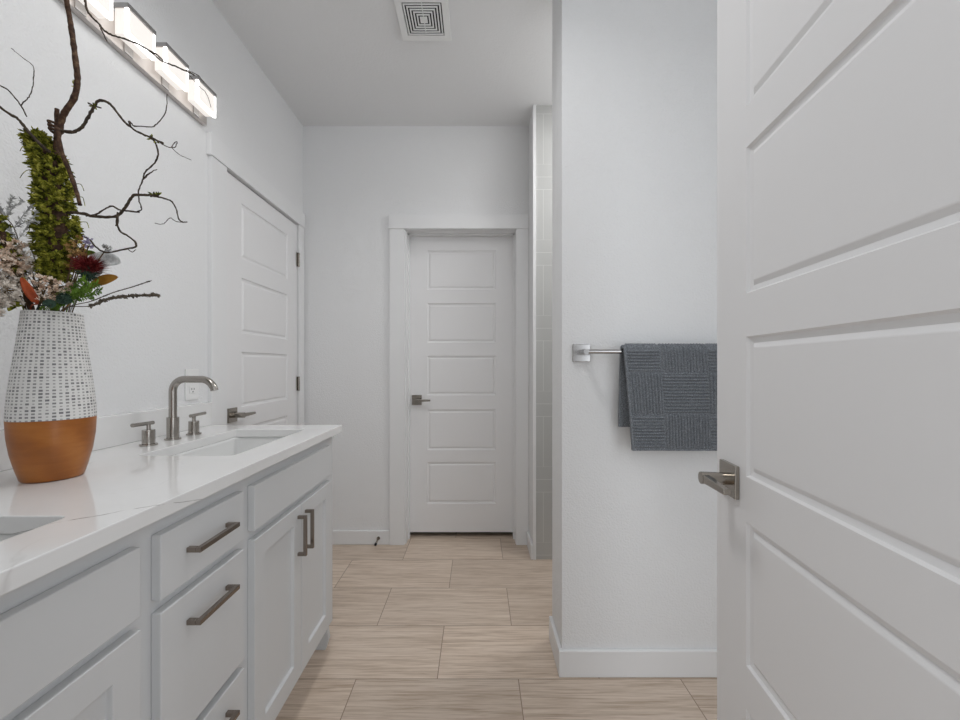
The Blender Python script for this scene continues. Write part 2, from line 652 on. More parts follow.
# right wall; unseen entrance wall, widened to shade the drawer sides
wy0, wy1, wz0, wz1 = 0.55, 1.35, 1.2, 2.1
struct('wall_right', boxes((RX, RX + 0.12, 0.0, 2.95, 0, HZ)), M_WALL)
struct('wall_front', boxes((LX, -0.19, 0.02, EY, 0, HZ)), M_WALL, 'wall at the near end of the vanity', 'wall')


# baseboards
def baseboard(name, bs, label=None):
    struct(name, boxes(*bs), M_TRIM, label, 'baseboard' if label else None, bevel=0.004)


BB = 0.1
baseboard('baseboard_back', [(LX, -0.578, BY - 0.014, BY, 0, 0.092)], 'low white baseboard on the far wall left of its door')
baseboard('baseboard_return', [(RET - 0.014, RET, 2.41, BY - 0.018, 0, 0.092)], 'short white baseboard on the narrow return wall')
bbm = new()
o_ = [(RX, 1.712), (SX - 0.014, 1.712), (SX - 0.014, 1.498), (RX, 1.498)]
i_ = [(RX, 1.710), (SX, 1.710), (SX, 1.512), (RX, 1.512)]
box(bbm, SX - 0.014, SX, 1.512, 1.712, 0, BB)
box(bbm, SX - 0.014, RX, 1.498, 1.512, 0, BB)
struct('baseboard_partition', bbm, M_TRIM, 'white baseboard wrapping the end of the towel partition', 'baseboard', bevel=0.003)

# casings and jambs
CT = 0.0175
tr = new()
box(tr, -0.577, -0.479, BY - CT, BY, 0, DH)
box(tr, 0.2495, RET - 0.001, BY - CT, BY, 0, DH)
struct('trim_1', tr, M_TRIM, 'flat white side casings of the door at the far end', 'trim', bevel=0.0015)
tr = boxes((-0.583, RET - 0.001, BY - CT - 0.004, BY, DH, 2.157))
struct('trim_2', tr, M_TRIM, 'flat white header board over the door at the far end', 'trim', bevel=0.0015)
tr = new()
box(tr, LX, LX + CT, 1.699, D1a, 0, DH)
box(tr, LX, LX + CT, D1b, BY - 0.022, 0, DH)
struct('trim_3', tr, M_TRIM, 'flat white side casings of the door beside the vanity', 'trim', bevel=0.0015)
tr = boxes((LX, LX + CT + 0.005, 1.688, BY - 0.022, DH, 2.157))
struct('trim_4', tr, M_TRIM, 'flat white header board over the door beside the vanity', 'trim', bevel=0.0015)
tr = new()                                                   # jambs and stops of the far door
box(tr, D2a, D2a + 0.004, BY, BY + 0.15, 0, DH)
box(tr, D2b - 0.004, D2b, BY, BY + 0.15, 0, DH)
box(tr, D2a, D2b, BY, BY + 0.15, DH - 0.004, DH)
box(tr, D2a, D2a + 0.013, BY + 0.07, BY + 0.105, 0, DH)
box(tr, D2b - 0.013, D2b, BY + 0.07, BY + 0.105, 0, DH)
box(tr, D2a, D2b, BY + 0.07, BY + 0.105, DH - 0.013, DH)
struct('trim_5', tr, M_TRIM, 'white jamb and stop inside the far doorway', 'trim', bevel=0.001)


# ------------------------------------------------------------------ doors
PZ = [(0.228, 0.511), (0.594, 0.871), (0.968, 1.237), (1.327, 1.596), (1.690, 1.956)]


def door_bm(w, zb, zt, t=0.035, stile=0.1245, panels=PZ):
    bm = new()
    rows = [zb]
    for a, b_ in panels:
        rows += [a, b_]
    rows.append(zt)
    xs = [0, stile, w - stile, w]
    prof = [(0.0, 0.0), (0.0035, 0.0055), (0.013, 0.0075), (0.021, 0.003), (0.023, 0.0025)]
    for face, sg in ((0.0, 1), (t, -1)):
        grid = {}
        for i, x in enumerate(xs):
            for j, z in enumerate(rows):
                grid[i, j] = bm.verts.new((x, face, z))
        for i in range(3):
            for j in range(len(rows) - 1):
                q = [grid[i, j], grid[i + 1, j], grid[i + 1, j + 1], grid[i, j + 1]]
                if i == 1 and j % 2 == 1:
                    prev = q
                    x0, x1, z0, z1 = xs[1], xs[2], rows[j], rows[j + 1]
                    for off, dep in prof[1:]:
                        y = face + sg * dep
                        cur = [bm.verts.new(p) for p in ((x0 + off, y, z0 + off), (x1 - off, y, z0 + off), (x1 - off, y, z1 - off), (x0 + off, y, z1 - off))]
                        for k in range(4):
                            bm.faces.new((prev[k], prev[(k + 1) % 4], cur[(k + 1) % 4], cur[k]))
                        prev = cur
                    bm.faces.new(prev)
                else:
                    bm.faces.new(q)
        if face == 0.0:
            g0 = grid
        else:
            n = len(rows) - 1
            for i in range(3):
                bm.faces.new((g0[i, 0], g0[i + 1, 0], grid[i + 1, 0], grid[i, 0]))
                bm.faces.new((g0[i, n], g0[i + 1, n], grid[i + 1, n], grid[i, n]))
            for j in range(n):
                bm.faces.new((g0[0, j], g0[0, j + 1], grid[0, j + 1], grid[0, j]))
                bm.faces.new((g0[3, j], g0[3, j + 1], grid[3, j + 1], grid[3, j]))
    return bm


def lever(parent, x, z, side=-1, y0=0.0):
    """square rosette, round neck and a flat tapering lever that runs along +x; side -1: on the y=0 face"""
    s = side
    bm = new()
    y1 = y0 + s * 0.009
    box(bm, x - 0.0335, x + 0.0335, min(y0, y1), max(y0, y1), z - 0.0335, z + 0.0335)
    h = obj('door_handle', bm, M_LEVER, parent, bevel=0.0015)
    bm = new()
    cyl(bm, (x, y1, z), (x, y0 + s * 0.0605, z), 0.0125, 28)
    obj('neck', bm, M_LEVER, h, auto=40)
    bm = new()
    ya, yb = y0 + s * 0.046, y0 + s * 0.060
    vs = []
    for xx, hh, in ((x - 0.004, 0.0088), (x + 0.02, 0.0085), (x + 0.098, 0.0055)):
        vs.append([bm.verts.new(p) for p in ((xx, ya, z - hh), (xx, yb, z - hh), (xx, yb, z + hh), (xx, ya, z + hh))])
    for a, b_ in zip(vs, vs[1:]):
        for k in range(4):
            bm.faces.new((a[k], a[(k + 1) % 4], b_[(k + 1) % 4], b_[k]))
    bm.faces.new(vs[0])
    bm.faces.new(vs[-1])
    obj('lever', bm, M_LEVER, h, bevel=0.002)
    return h


def hinge(parent, x, z, y=0.0):
    bm = new()
    cyl(bm, (x, y - 0.006, z - 0.045), (x, y - 0.006, z + 0.045), 0.006, 14)
    for k in range(-2, 3):
        box(bm, x - 0.007, x + 0.007, y - 0.0125, y - 0.0025, z + k * 0.018 - 0.0006, z + k * 0.018 + 0.0006)
    box(bm, x - 0.018, x - 0.003, y - 0.0015, y, z - 0.044, z + 0.044)
    return obj('hinge', bm, M_LEVER, parent, auto=40)


DW = 0.719
d2 = obj('door_2', door_bm(DW, 0.034, 2.052), M_DOOR, loc=(-0.472, BY + 0.106, 0))
tag(d2, 'closed white five-panel door at the far end of the room', 'door', kind='structure')
lever(d2, 0.055, 0.937)
d1 = obj('door_1', door_bm(DW, 0.018, 2.055), M_DOOR, loc=(LX + 0.003, 1.811, 0), rotz=PI / 2)
tag(d1, 'closed white five-panel door beside the end of the vanity', 'door', kind='structure')
lever(d1, 0.046, 0.94)
for z in (0.25, 1.057, 1.84):
    hinge(d1, DW + 0.003, z, -0.004)
ang = math.atan2(-1, -0.125)
d3 = obj('door_3', door_bm(0.762, 0.018, 2.052, stile=0.120, panels=[(0.222, 0.504), (0.586, 0.865), (0.953, 1.225), (1.309, 1.592), (1.672, 1.948)]), M_DOOR, loc=(0.536, 0.8965, 0), rotz=ang)
tag(d3, 'open white five-panel door standing close in front of the partition', 'door', kind='structure')
lever(d3, 0.063, 0.933)
lever(d3, 0.063, 0.933, 1, 0.035)

# ------------------------------------------------------------------ vanity
VX, VF = -0.605, -0.586        # face frame front, door front
V0, V1 = 0.135, 1.663
van = empty('bathroom_vanity', (-0.87, 0.9, 0))
tag(van, 'long light grey vanity cabinet with shaker doors and a drawer stack', 'cabinet')


def vpart(name, bm, m, parent=van, **kw):
    par_w = (-0.87, 0.9, 0)
    bmesh.ops.translate(bm, verts=bm.verts[:], vec=(-par_w[0], -par_w[1], 0))
    return obj(name, bm, m, parent, **kw)


vpart('face_frame', boxes((VX - 0.018, VX, V0, V1, 0.112, 0.8875)), M_CAB, bevel=0.001)


def end_panel(y0, y1):
    bm = new()
    pr = [(-1.147, 0.0), (-0.672, 0.0), (-0.628, 0.0), (-0.614, 0.045), (-0.6235, 0.1115), (-0.6235, 0.8875), (-1.147, 0.8875)]
    a = [bm.verts.new((x, y0, z)) for x, z in pr]
    b_ = [bm.verts.new((x, y1, z)) for x, z in pr]
    bm.faces.new(a)
    bm.faces.new(b_[::-1])
    for k in range(len(pr)):
        bm.faces.new((a[k], a[(k + 1) % len(pr)], b_[(k + 1) % len(pr)], b_[k]))
    return bm


vpart('end_panel', end_panel(V1 - 0.018, V1), M_CAB)
vpart('end_panel', end_panel(V0, V0 + 0.018), M_CAB)
vpart('toe_kick', boxes((-0.690, -0.675, V0 + 0.0185, V1 - 0.0185, 0, 0.111)), M_CAB)
vpart('bottom_panel', boxes((-1.147, -0.6235, V0 + 0.0185, V1 - 0.0185, 0.1115, 0.128)), M_CAB)


def slab_front(name, y0, y1, z0, z1):
    return vpart(name, boxes((VX + 0.0003, VF, y0, y1, z0, z1)), M_CAB, bevel=0.0022)


def shaker(y0, y1, z0, z1, st=0.054):
    bm = new()
    xb, xf, xp = VX + 0.0003, VF, VF - 0.010
    o = [(y0, z0), (y1, z0), (y1, z1), (y0, z1)]
    i = [(y0 + st, z0 + st), (y1 - st, z0 + st), (y1 - st, z1 - st), (y0 + st, z1 - st)]
    e = 0.0018
    i2 = [(y0 + st + e, z0 + st + e), (y1 - st - e, z0 + st + e), (y1 - st - e, z1 - st - e), (y0 + st + e, z1 - st - e)]
    L = [[bm.verts.new((x, y, z)) for y, z in pts] for x, pts in ((xb, o), (xf, o), (xf, i), (xp, i2))]
    for a, b_ in zip(L, L[1:]):
        for k in range(4):
            bm.faces.new((a[k], a[(k + 1) % 4], b_[(k + 1) % 4], b_[k]))
    bm.faces.new(L[3])
    bm.faces.new(L[0][::-1])
    return vpart('cabinet_door', bm, M_CAB, bevel=0.0015)


def pull(parent, y, z, vert=False, length=0.134):
    bm = new()
    h, q = length / 2, 0.005
    x0, x1 = VF + 0.0002, VF + 0.0290
    if vert:
        box(bm, x1 - 0.010, x1, y - q, y + q, z - h, z + h)
        box(bm, x0, x1 - 0.010, y - q, y + q, z - h, z - h + 0.010)
        box(bm, x0, x1 - 0.010, y - q, y + q, z + h - 0.010, z + h)
    else:
        box(bm, x1 - 0.010, x1, y - h, y + h, z - q, z + q)
        box(bm, x0, x1 - 0.010, y - h, y - h + 0.010, z - q, z + q)
        box(bm, x0, x1 - 0.010, y + h - 0.010, y + h, z - q, z + q)
    return vpart('pull', bm, M_PULL, parent, bevel=0.0008)


DR = (0.739, 1.0030)
slab_front('false_front', 0.152, 0.696, 0.732, 0.854)
slab_front('false_front', 1.0495, 1.595, 0.734, 0.854)
for z0, z1, zp in ((0.733, 0.855, 0.798), (0.433, 0.710, 0.652), (0.153, 0.412, 0.358)):
    f = slab_front('drawer', DR[0], DR[1], z0, z1)
    pull(f, 0.870, zp)
for y0, y1, yp in ((0.152, 0.4225, 0.398), (0.4255, 0.696, 0.450), (1.0495, 1.3285, 1.302), (1.3315, 1.595, 1.357)):
    f = shaker(y0, y1, 0.153, 0.710)
    pull(f, yp, 0.616, True, 0.130)

# ------------------------------------------------------------------ counter top with two sink cut-outs
CZ = 0.9185
CX0, CX1, CY0, CY1 = LX + 0.0005, -0.577, 0.132, 1.697
SINKS = [(-0.817, 1.345, 0.136, 0.231), (-0.817, 0.434, 0.136, 0.231)]


def counter_bm(z0, z1):
    bm = new()
    loops = [[(CX0, CY0), (CX1, CY0), (CX1, CY1), (CX0, CY1)]] + [rrect(cx, cy, hx, hy, 0.012) for cx, cy, hx, hy in SINKS]
    tops = []
    for z in (z0, z1):
        edges, rings = [], []
        for lp in loops:
            vs = [bm.verts.new((x, y, z)) for x, y in lp]
            rings.append(vs)
            for k in range(len(vs)):
                edges.append(bm.edges.new((vs[k], vs[(k + 1) % len(vs)])))
        bmesh.ops.triangle_fill(bm, use_beauty=True, use_dissolve=False, edges=edges)
        tops.append(rings)
    for a, b_ in zip(*tops):
        for k in range(len(a)):
            bm.faces.new((a[k], a[(k + 1) % len(a)], b_[(k + 1) % len(b_)], b_[k]))
    return bm


ct = obj('countertop', counter_bm(CZ - 0.030, CZ), M_QUARTZ, bevel=0.002)
tag(ct, 'glossy white quartz countertop with fine grey veins on the grey vanity', 'countertop')
bs = obj('backsplash', boxes((LX + 0.0005, LX + 0.0205, CY0, CY1, CZ + 0.0003, CZ + 0.0965)), M_QUARTZ, ct, bevel=0.0015)


def sink(cx, cy, hx, hy, label):
    s = empty('undermount_sink', (cx, cy + 0.004, 0.754))
    tag(s, label, 'sink', 'undermount sinks of the vanity')
    bm = new()
    ztop = CZ - 0.0305 - 0.754
    prev = None
    outs = [(0.022, ztop), (0.0005, ztop), (0.0, ztop - 0.01), (-0.004, 0.04), (-0.016, 0.014), (-0.045, 0.003), (-0.105, -0.002)]
    for off, z in outs:
        lp = rrect(0, 0, hx + off, hy + off, max(0.016 + off * 0.3, 0.012))
        vs = [bm.verts.new((x, y, z)) for x, y in lp]
        if prev:
            for k in range(len(vs)):
                bm.faces.new((prev[k], prev[(k + 1) % len(vs)], vs[(k + 1) % len(vs)], vs[k]))
        prev = vs
    bm.faces.new(prev)
    o = obj('basin', bm, M_PORC, s, smooth=True)
    md = o.modifiers.new('thick', 'SOLIDIFY')
    md.thickness = 0.008
    md.offset = -1
    bm = new()
    lathe(bm, [(0.0, 0.004), (0.014, 0.004), (0.02, 0.0035), (0.021, 0.0005), (0, 0.0005)], 28)
    obj('drain', bm, M_NICKEL, s, smooth=True)
    return s


sink(*SINKS[0], 'white rectangular undermount sink in front of the tall faucet')
sink(*SINKS[1], 'white rectangular undermount sink in front of the dashed vase')

# ------------------------------------------------------------------ faucet (spout and two lever handles)
FX, FY = -1.036, 1.358
fa = empty('faucet', (FX, FY, CZ + 0.0004))
fa.scale = (0.963, 0.963, 0.963)
tag(fa, 'brushed nickel widespread faucet with two lever handles behind the sink', 'faucet')
bm = new()
lathe(bm, [(0, 0), (0.0245, 0), (0.0245, 0.0055), (0.0185, 0.006), (0.0185, 0.078), (0.0178, 0.0788), (0.0132, 0.0788)], 40)
obj('spout_base', bm, M_NICKEL, fa, auto=35)
pts = [Vector((0, 0, 0.07)), Vector((0, 0, 0.170))]
r1 = 0.042
for k in range(1, 11):
    a = PI / 2 * k / 10
    pts.append(Vector((r1 - r1 * math.cos(a), 0, 0.170 + r1 * math.sin(a))))
xe = 0.098
r2 = 0.05
for k in range(1, 12):
    a = math.radians(78) * k / 11
    pts.append(Vector((xe + r2 * math.sin(a), 0, 0.212 - r2 + r2 * math.cos(a))))
bm = new()
tube(bm, pts, 0.0123, 24)
obj('spout', bm, M_NICKEL, fa, auto=40)
for sg in (-1, 1):
    bm = new()
    y = sg * 0.104
    lathe(bm, [(0, 0), (0.0245, 0), (0.0245, 0.005), (0.0175, 0.0055), (0.0175, 0.050), (0.0165, 0.051), (0, 0.051)], 36, (0, y, 0))
    h = obj('faucet_handle', bm, M_NICKEL, fa, auto=35)
    bm = new()
    cyl(bm, (0, y, 0.0505), (0, y, 0.068), 0.0062, 18)
    obj('handle_stem', bm, M_NICKEL, h, auto=40)
    bm = new()
    cyl(bm, (0, y - sg * 0.018, 0.0715), (0, y + sg * 0.062, 0.0735), 0.0062, 20)
    obj('handle_lever', bm, M_NICKEL, h, auto=40)

# ------------------------------------------------------------------ wall outlet
ou = empty('wall_outlet', (LX, 1.600, 1.094))
tag(ou, 'white electrical outlet on the wall behind the faucet', 'outlet')
obj('cover_plate', boxes((0.0003, 0.006, -0.036, 0.036, -0.062, 0.062)), M_PLASTIC, ou, bevel=0.002)
for z in (-0.021, 0.021):
    r = obj('receptacle', boxes((0.006, 0.0078, -0.017, 0.017, z - 0.0145, z + 0.0145)), M_PLASTIC, ou, bevel=0.001)
    bm = boxes((0.0078, 0.0082, -0.0075, -0.0053, z - 0.001, z + 0.008), (0.0078, 0.0082, 0.0053, 0.0075, z - 0.001, z + 0.007))
    cyl(bm, (0.0078, 0, z - 0.008), (0.0082, 0, z - 0.008), 0.0026, 12)
    obj('slot', bm, M_DARK, r)

# ------------------------------------------------------------------ vanity light over the counter
vl = empty('vanity_light', (LX, 1.365, 2.22))
tag(vl, 'chrome bar light with lit white box shades high on the wall', 'light')
obj('back_plate', boxes((0.0005, 0.020, -0.302, 0.300, -0.052, 0.050)), M_PLATE, vl, bevel=0.0015)
for yc in (1.133, 1.289, 1.441, 1.599):
    y = yc - 1.365
    sh = obj('lamp_shade', boxes((0.024, 0.064, y - 0.051, y + 0.051, -0.024, 0.056)), M_GLOW, vl, bevel=0.001)
    bm = new()                                           # clear bright rim of the glass
    x0_, x1_, a_, b_, z0_, z1_ = 0.056, 0.066, y - 0.053, y + 0.053, -0.028, 0.056
    box(bm, x0_, x1_, a_, b_, z0_, z0_ + 0.011)
    box(bm, x0_, x1_, a_, a_ + 0.006, z0_ + 0.011, z1_)
    box(bm, x0_, x1_, b_ - 0.006, b_, z0_ + 0.011, z1_)
    obj('glass_rim', bm, M_RIM, sh)
    obj('shade_cap', boxes((0.0205, 0.068, y - 0.0545, y + 0.0545, 0.0562, 0.071)), M_CHROME, sh, bevel=0.001)
    obj('shade_bracket', boxes((0.0202, 0.0238, y - 0.016, y + 0.016, -0.05, 0.05)), M_CHROME, sh)

# ------------------------------------------------------------------ ceiling vent
ve = empty('ceiling_vent', (-0.244, 1.803, HZ))
tag(ve, 'square white ceiling vent with concentric louvres', 'vent')
bm = new()


def ring_prism(bm, ho, hi, z0, z1):
    L = []
    for h, z in ((ho, z1), (ho, z0), (hi, z0), (hi, z1)):
        L.append([bm.verts.new((sx_ * h, sy_ * h, z)) for sx_, sy_ in ((-1, -1), (1, -1), (1, 1), (-1, 1))])
    for i in range(4):
        a, b_ = L[i], L[(i + 1) % 4]
        for k in range(4):
            bm.faces.new((a[k], a[(k + 1) % 4], b_[(k + 1) % 4], b_[k]))


ring_prism(bm, 0.116, 0.086, -0.016, -0.0003)
obj('vent_frame', bm, M_PLASTIC, ve, bevel=0.002)
for h in (0.0825, 0.0695, 0.0565, 0.0435, 0.0305):
    bm = new()
    ring_prism(bm, h - 0.001, h - 0.0075, -0.016, -0.0135)
    obj('louvre', bm, M_PLASTIC, ve)
obj('centre_plate', boxes((-0.0165, 0.0165, -0.0165, 0.0165, -0.016, -0.0135)), M_PLASTIC, ve)
obj('duct_shade_sheet', boxes((-0.0858, 0.0858, -0.0858, 0.0858, -0.0028, -0.0004)), M_DARK, ve)  # black sheet: shade behind the louvres put in as colour
obj('louvre_rib', boxes((-0.0018, 0.0018, -0.0858, 0.0858, -0.0133, -0.009)), M_PLASTIC, ve)

# ------------------------------------------------------------------ housing added around the ceiling fill light (above the frame)
rl = empty('fill_light_housing', (-0.30, 0.95, HZ))
tag(rl, 'round white housing added for the ceiling fill light', 'light')
bm = new()
lathe(bm, [(0.0, -0.001), (0.20, -0.001), (0.20, -0.045), (0.19, -0.045), (0.19, -0.010), (0.0, -0.010)], 48)
obj('trim_ring', bm, M_PLASTIC, rl, smooth=True)

# ------------------------------------------------------------------ door stop on the far baseboard
ds = empty('door_stop', (-0.650, BY - 0.014, 0.045))
tag(ds, 'small spring door stop on the far baseboard', 'door stop')
bm = new()
cyl(bm, (0, -0.0003, 0), (0, -0.006, 0), 0.011, 18)
obj('base', bm, M_LEVER, ds, auto=40)
bm = new()
pp = [Vector((0.005 * math.cos(k * 0.8), -0.006 - k * 0.0009, 0.005 * math.sin(k * 0.8) - 0.00012 * k)) for k in range(66)]
tube(bm, pp, 0.0011, 6)
obj('spring', bm, M_LEVER, ds, smooth=True)
bm = new()
cyl(bm, (0, -0.064, -0.008), (0, -0.078, -0.0095), 0.0078, 16)
obj('tip', bm, M_DARK, ds, auto=40)

# ------------------------------------------------------------------ towel bar and towel
TZ, TY = 1.220, 1.445
tb = empty('towel_bar', (0.389, 1.512, TZ))
tag(tb, 'chrome towel bar with square mounts on the white partition wall', 'towel bar')
for x in (0.0, 0.61):
    p = obj('mount_plate', boxes((x - 0.033, x + 0.033, -0.011, -0.0003, -0.036, 0.030)), M_CHROME, tb, bevel=0.0015)
    bm = new()
    cyl(bm, (x, -0.011, 0), (x, -0.077, 0), 0.0095, 24)
    obj('post', bm, M_CHROME, p, auto=40)
bm = new()
cyl(bm, (0.006, TY - 1.512, 0), (0.604, TY - 1.512, 0), 0.0082, 24)
obj('bar', bm, M_CHROME, tb, auto=40)

# towel: cross-section over the bar, ribbed in blocks that alternate like a basket weave
bm = new()
x0t, x1t = 0.520, 0.925
sec = []                                            # (dy, z) outer line from front hem, over the bar, to the back hem
R_ = 0.0215
n_f, n_a, n_b = 230, 20, 150
for k in range(n_f):
    f = k / n_f
    z = 0.868 + (TZ - 0.868) * f
    sec.append((-R_ - 0.006 * math.sin(PI * f) - 0.006 * (1 - f), z))
for k in range(n_a):
    a = PI * k / n_a
    sec.append((-R_ * math.cos(a), TZ + R_ * math.sin(a)))
for k in range(n_b + 1):
    f = k / n_b
    sec.append((R_ + 0.006 * f, TZ - (TZ - 0.945) * f))
arc = [0]
for (a, b_), (c_, d_) in zip(sec, sec[1:]):
    arc.append(arc[-1] + math.hypot(c_ - a, d_ - b_))
arc_top = arc[n_f + n_a // 2]
NX = 270


def weave(u, v):
    """height of the ribs at u across and v down from the fold"""
    bu, bv = 0.170, 0.147
    iu, iv = math.floor((u - 0.1255) / bu), math.floor((v - 0.11) / bv)
    q = 0.0112
    if (iu + iv) % 2 == 1:
        w = 0.5 + 0.5 * math.cos(2 * PI * u / q)
        w2 = 0.5 + 0.5 * math.cos(2 * PI * v / 0.0062)
    else:
        w = 0.5 + 0.5 * math.cos(2 * PI * v / q)
        w2 = 0.5 + 0.5 * math.cos(2 * PI * u / 0.0062)
    eu = min((u - 0.1255) / bu - iu, 1 - ((u - 0.1255) / bu - iu)) * bu
    ev = min((v - 0.11) / bv - iv, 1 - ((v - 0.11) / bv - iv)) * bv
    e = min(1, min(eu, ev) / 0.005)
    return (0.0066 * w ** 0.5 + 0.0024 * w2 * w) * (0.25 + 0.75 * e)


grid_o, grid_i = [], []
for j, (dy, z) in enumerate(sec):
    fj = j / (len(sec) - 1)
    # tangent normal
    a, b_ = sec[max(j - 1, 0)], sec[min(j + 1, len(sec) - 1)]
    ty, tz = b_[0] - a[0], b_[1] - a[1]
    ln = math.hypot(ty, tz)
    ny, nz = -tz / ln, ty / ln
    front = max(0.0, (TZ - z) / 0.352) if j < n_f else 0
    back = max(0.0, (TZ - z) / 0.275) if j >= n_f + n_a else 0
    xa = x0t + 0.027 * front - 0.003 * back
    ro, ri = [], []
    for i in range(NX + 1):
        u = i / NX
        x = xa + (x1t - xa) * u
        h = weave(u * (x1t - x0t), abs(arc[j] - arc_top))
        ej = min(arc[j], arc[-1] - arc[j], u * 0.4, (1 - u) * 0.4)
        if ej < 0.010:
            h = 0.0012 + (0.0018 if ej < 0.006 else 0)      # plain hem
        wob = 0.0022 * math.sin(u * 9 + z * 7) * (front + back)
        ro.append(bm.verts.new((x, TY + dy + ny * h + wob, z + nz * h)))
        ri.append(bm.verts.new((x, TY + dy - ny * 0.009 + wob, z - nz * 0.009)))
    grid_o.append(ro)
    grid_i.append(ri)
for g, fl_ in ((grid_o, 0), (grid_i, 1)):
    for j in range(len(g) - 1):
        for i in range(NX):
            q = (g[j][i], g[j][i + 1], g[j + 1][i + 1], g[j + 1][i])
            bm.faces.new(q if not fl_ else q[::-1])
for j in range(len(sec) - 1):
    for i in (0, NX):
        bm.faces.new((grid_o[j][i], grid_o[j + 1][i], grid_i[j + 1][i], grid_i[j][i]))
for i in range(NX):
    for j in (0, len(sec) - 1):
        bm.faces.new((grid_o[j][i], grid_o[j][i + 1], grid_i[j][i + 1], grid_i[j][i]))
tw = obj('hand_towel', bm, M_TOWEL, smooth=True)
tag(tw, 'slate grey basket-weave towel folded over the chrome bar', 'towel')

# ------------------------------------------------------------------ vase and its arrangement
VC = Vector((-0.952, 0.896, CZ))
vs_ = empty('vase', VC)
vs_.scale = (0.963, 0.963, 0.963)
tag(vs_, 'tall vase with white dashed top and honey wood bottom on the counter', 'vase')
bm = new()
lathe(bm, [(0, 0.0005), (0.0505, 0.0005), (0.0535, 0.004), (0.0600, 0.028), (0.0675, 0.062), (0.0725, 0.100), (0.0742, 0.138),
           (0.0735, 0.1385), (0.066, 0.1385), (0.060, 0.06), (0.045, 0.014), (0, 0.012)], 96)
obj('wooden_base', bm, M_WOOD, vs_, auto=50)
bm = new()
lathe(bm, [(0.067, 0.1388), (0.0743, 0.1388), (0.0744, 0.1395), (0.0735, 0.160), (0.0705, 0.200), (0.0662, 0.240), (0.0614, 0.280), (0.0562, 0.325),
           (0.0524, 0.360), (0.0508, 0.380), (0.0500, 0.3825), (0.0480, 0.3825), (0.0470, 0.378), (0.050, 0.34), (0.058, 0.26), (0.067, 0.1388)], 120)
obj('ceramic_body', bm, M_VASE, vs_, auto=50)


def P(px, py, Y=0.93):
    """the point at depth Y that the photograph shows at (px, py)"""
    Y *= 0.963
    return Vector(((px - 478) / 400 * Y, Y, EYE - (py - 366) / 400 * Y))


def M(dx, dy, dz=0.0):
    """a point in the mouth of the vase"""
    return VC + Vector((dx, dy, 0.372 + dz))



def local(bm, o):
    bmesh.ops.translate(bm, verts=bm.verts[:], vec=(-o.x, -o.y, -o.z))


def rough_tube(bm, pts, r0, r1, n=8, sub=6, jit=0.12, wig=0.0):
    sp = spline(pts, sub)
    L = len(sp)
    rad, out = [], []
    for i, p in enumerate(sp):
        f = i / (L - 1)
        r = r0 + (r1 - r0) * f
        rad.append(r * (1 + random.uniform(-jit, jit)))
        out.append(p + Vector((random.uniform(-1, 1), random.uniform(-1, 1), random.uniform(-1, 1))) * wig)
    tube(bm, out, rad, n)


def path_px(l, Y0=0.93, Y1=None):
    Y1 = Y0 if Y1 is None else Y1
    return [P(x, y, Y0 + (Y1 - Y0) * i / (len(l) - 1)) for i, (x, y) in enumerate(l)]


def part(name, bm, m, parent, origin, **kw):
    local(bm, origin)
    return obj(name, bm, m, parent, **kw)


# --- the mossy branch
BO = VC + Vector((0, 0, 0.06))
br = empty('mossy_branch', BO)
tag(br, 'tall twisting bare branch with a moss-covered trunk standing in the vase', 'branch')
bm = new()
rough_tube(bm, [VC + Vector((0.0, 0, 0.06)), VC + Vector((0.005, 0, 0.3)), P(54, 262), P(57, 225), P(54, 185), P(56, 150), P(57, 130), P(57, 109)], 0.009, 0.0044, 12, 6)
rough_tube(bm, path_px([(57, 140), (63, 116), (74, 98), (77.5, 80), (75.5, 60), (73, 40), (70, 20), (66.5, 0), (64, -22), (66, -48), (60, -74)], 0.93, 0.92), 0.0060, 0.0046, 10, 7)
rough_tube(bm, path_px([(57, 128), (61, 150), (69, 170), (76, 190), (80, 205)], 0.905, 0.905), 0.0046, 0.0038, 10, 6)
for x, y in ((55, 124), (55.5, 127.5), (56, 131)):                # the knot
    tube(bm, [P(x, y) + Vector((math.cos(a) * 0.0105, math.sin(a) * 0.0105, math.sin(a * 2) * 0.002)) for a in [k * PI / 6 for k in range(13)]], 0.0028, 7)
part('trunk', bm, M_BARK, br, BO, smooth=True)


def twig(paths):
    bm = new()
    for pts, Y0, Y1, r0, r1 in paths:
        rough_tube(bm, path_px(pts, Y0, Y1), r0, r1, 7, 5, 0.18, 0.0006)
    return part('twig', bm, M_TWIG, br, BO, smooth=True)


twig([([(58, 130), (66, 131.5), (75, 131.5), (82, 127), (88, 117), (94, 107), (98, 101), (105, 101), (112, 106), (122, 119), (132, 128), (140, 133), (152, 138), (163, 143)], 0.925, 0.90, 0.0036, 0.0018),
      ([(131, 127), (129, 121), (134, 126), (140, 126), (152, 127), (160, 121), (166, 110), (167, 94)], 0.905, 0.92, 0.0016, 0.0008),
      ([(150, 138), (155, 142), (158, 152), (155, 163), (145, 172), (143, 180), (139, 190), (139, 200), (141.5, 209), (136, 212)], 0.905, 0.91, 0.0017, 0.0013),
      ([(143, 179), (150, 173), (157, 169.5)], 0.907, 0.907, 0.0019, 0.0008),
      ([(160, 143), (166, 146), (171, 147.5), (174, 143.5), (177, 141.5), (175.5, 147), (172.5, 147.5), (174, 150), (180, 155), (191, 160)], 0.90, 0.89, 0.0011, 0.0006),
      ([(88, 103), (94, 106), (101, 108)], 0.915, 0.915, 0.0018, 0.0014)])
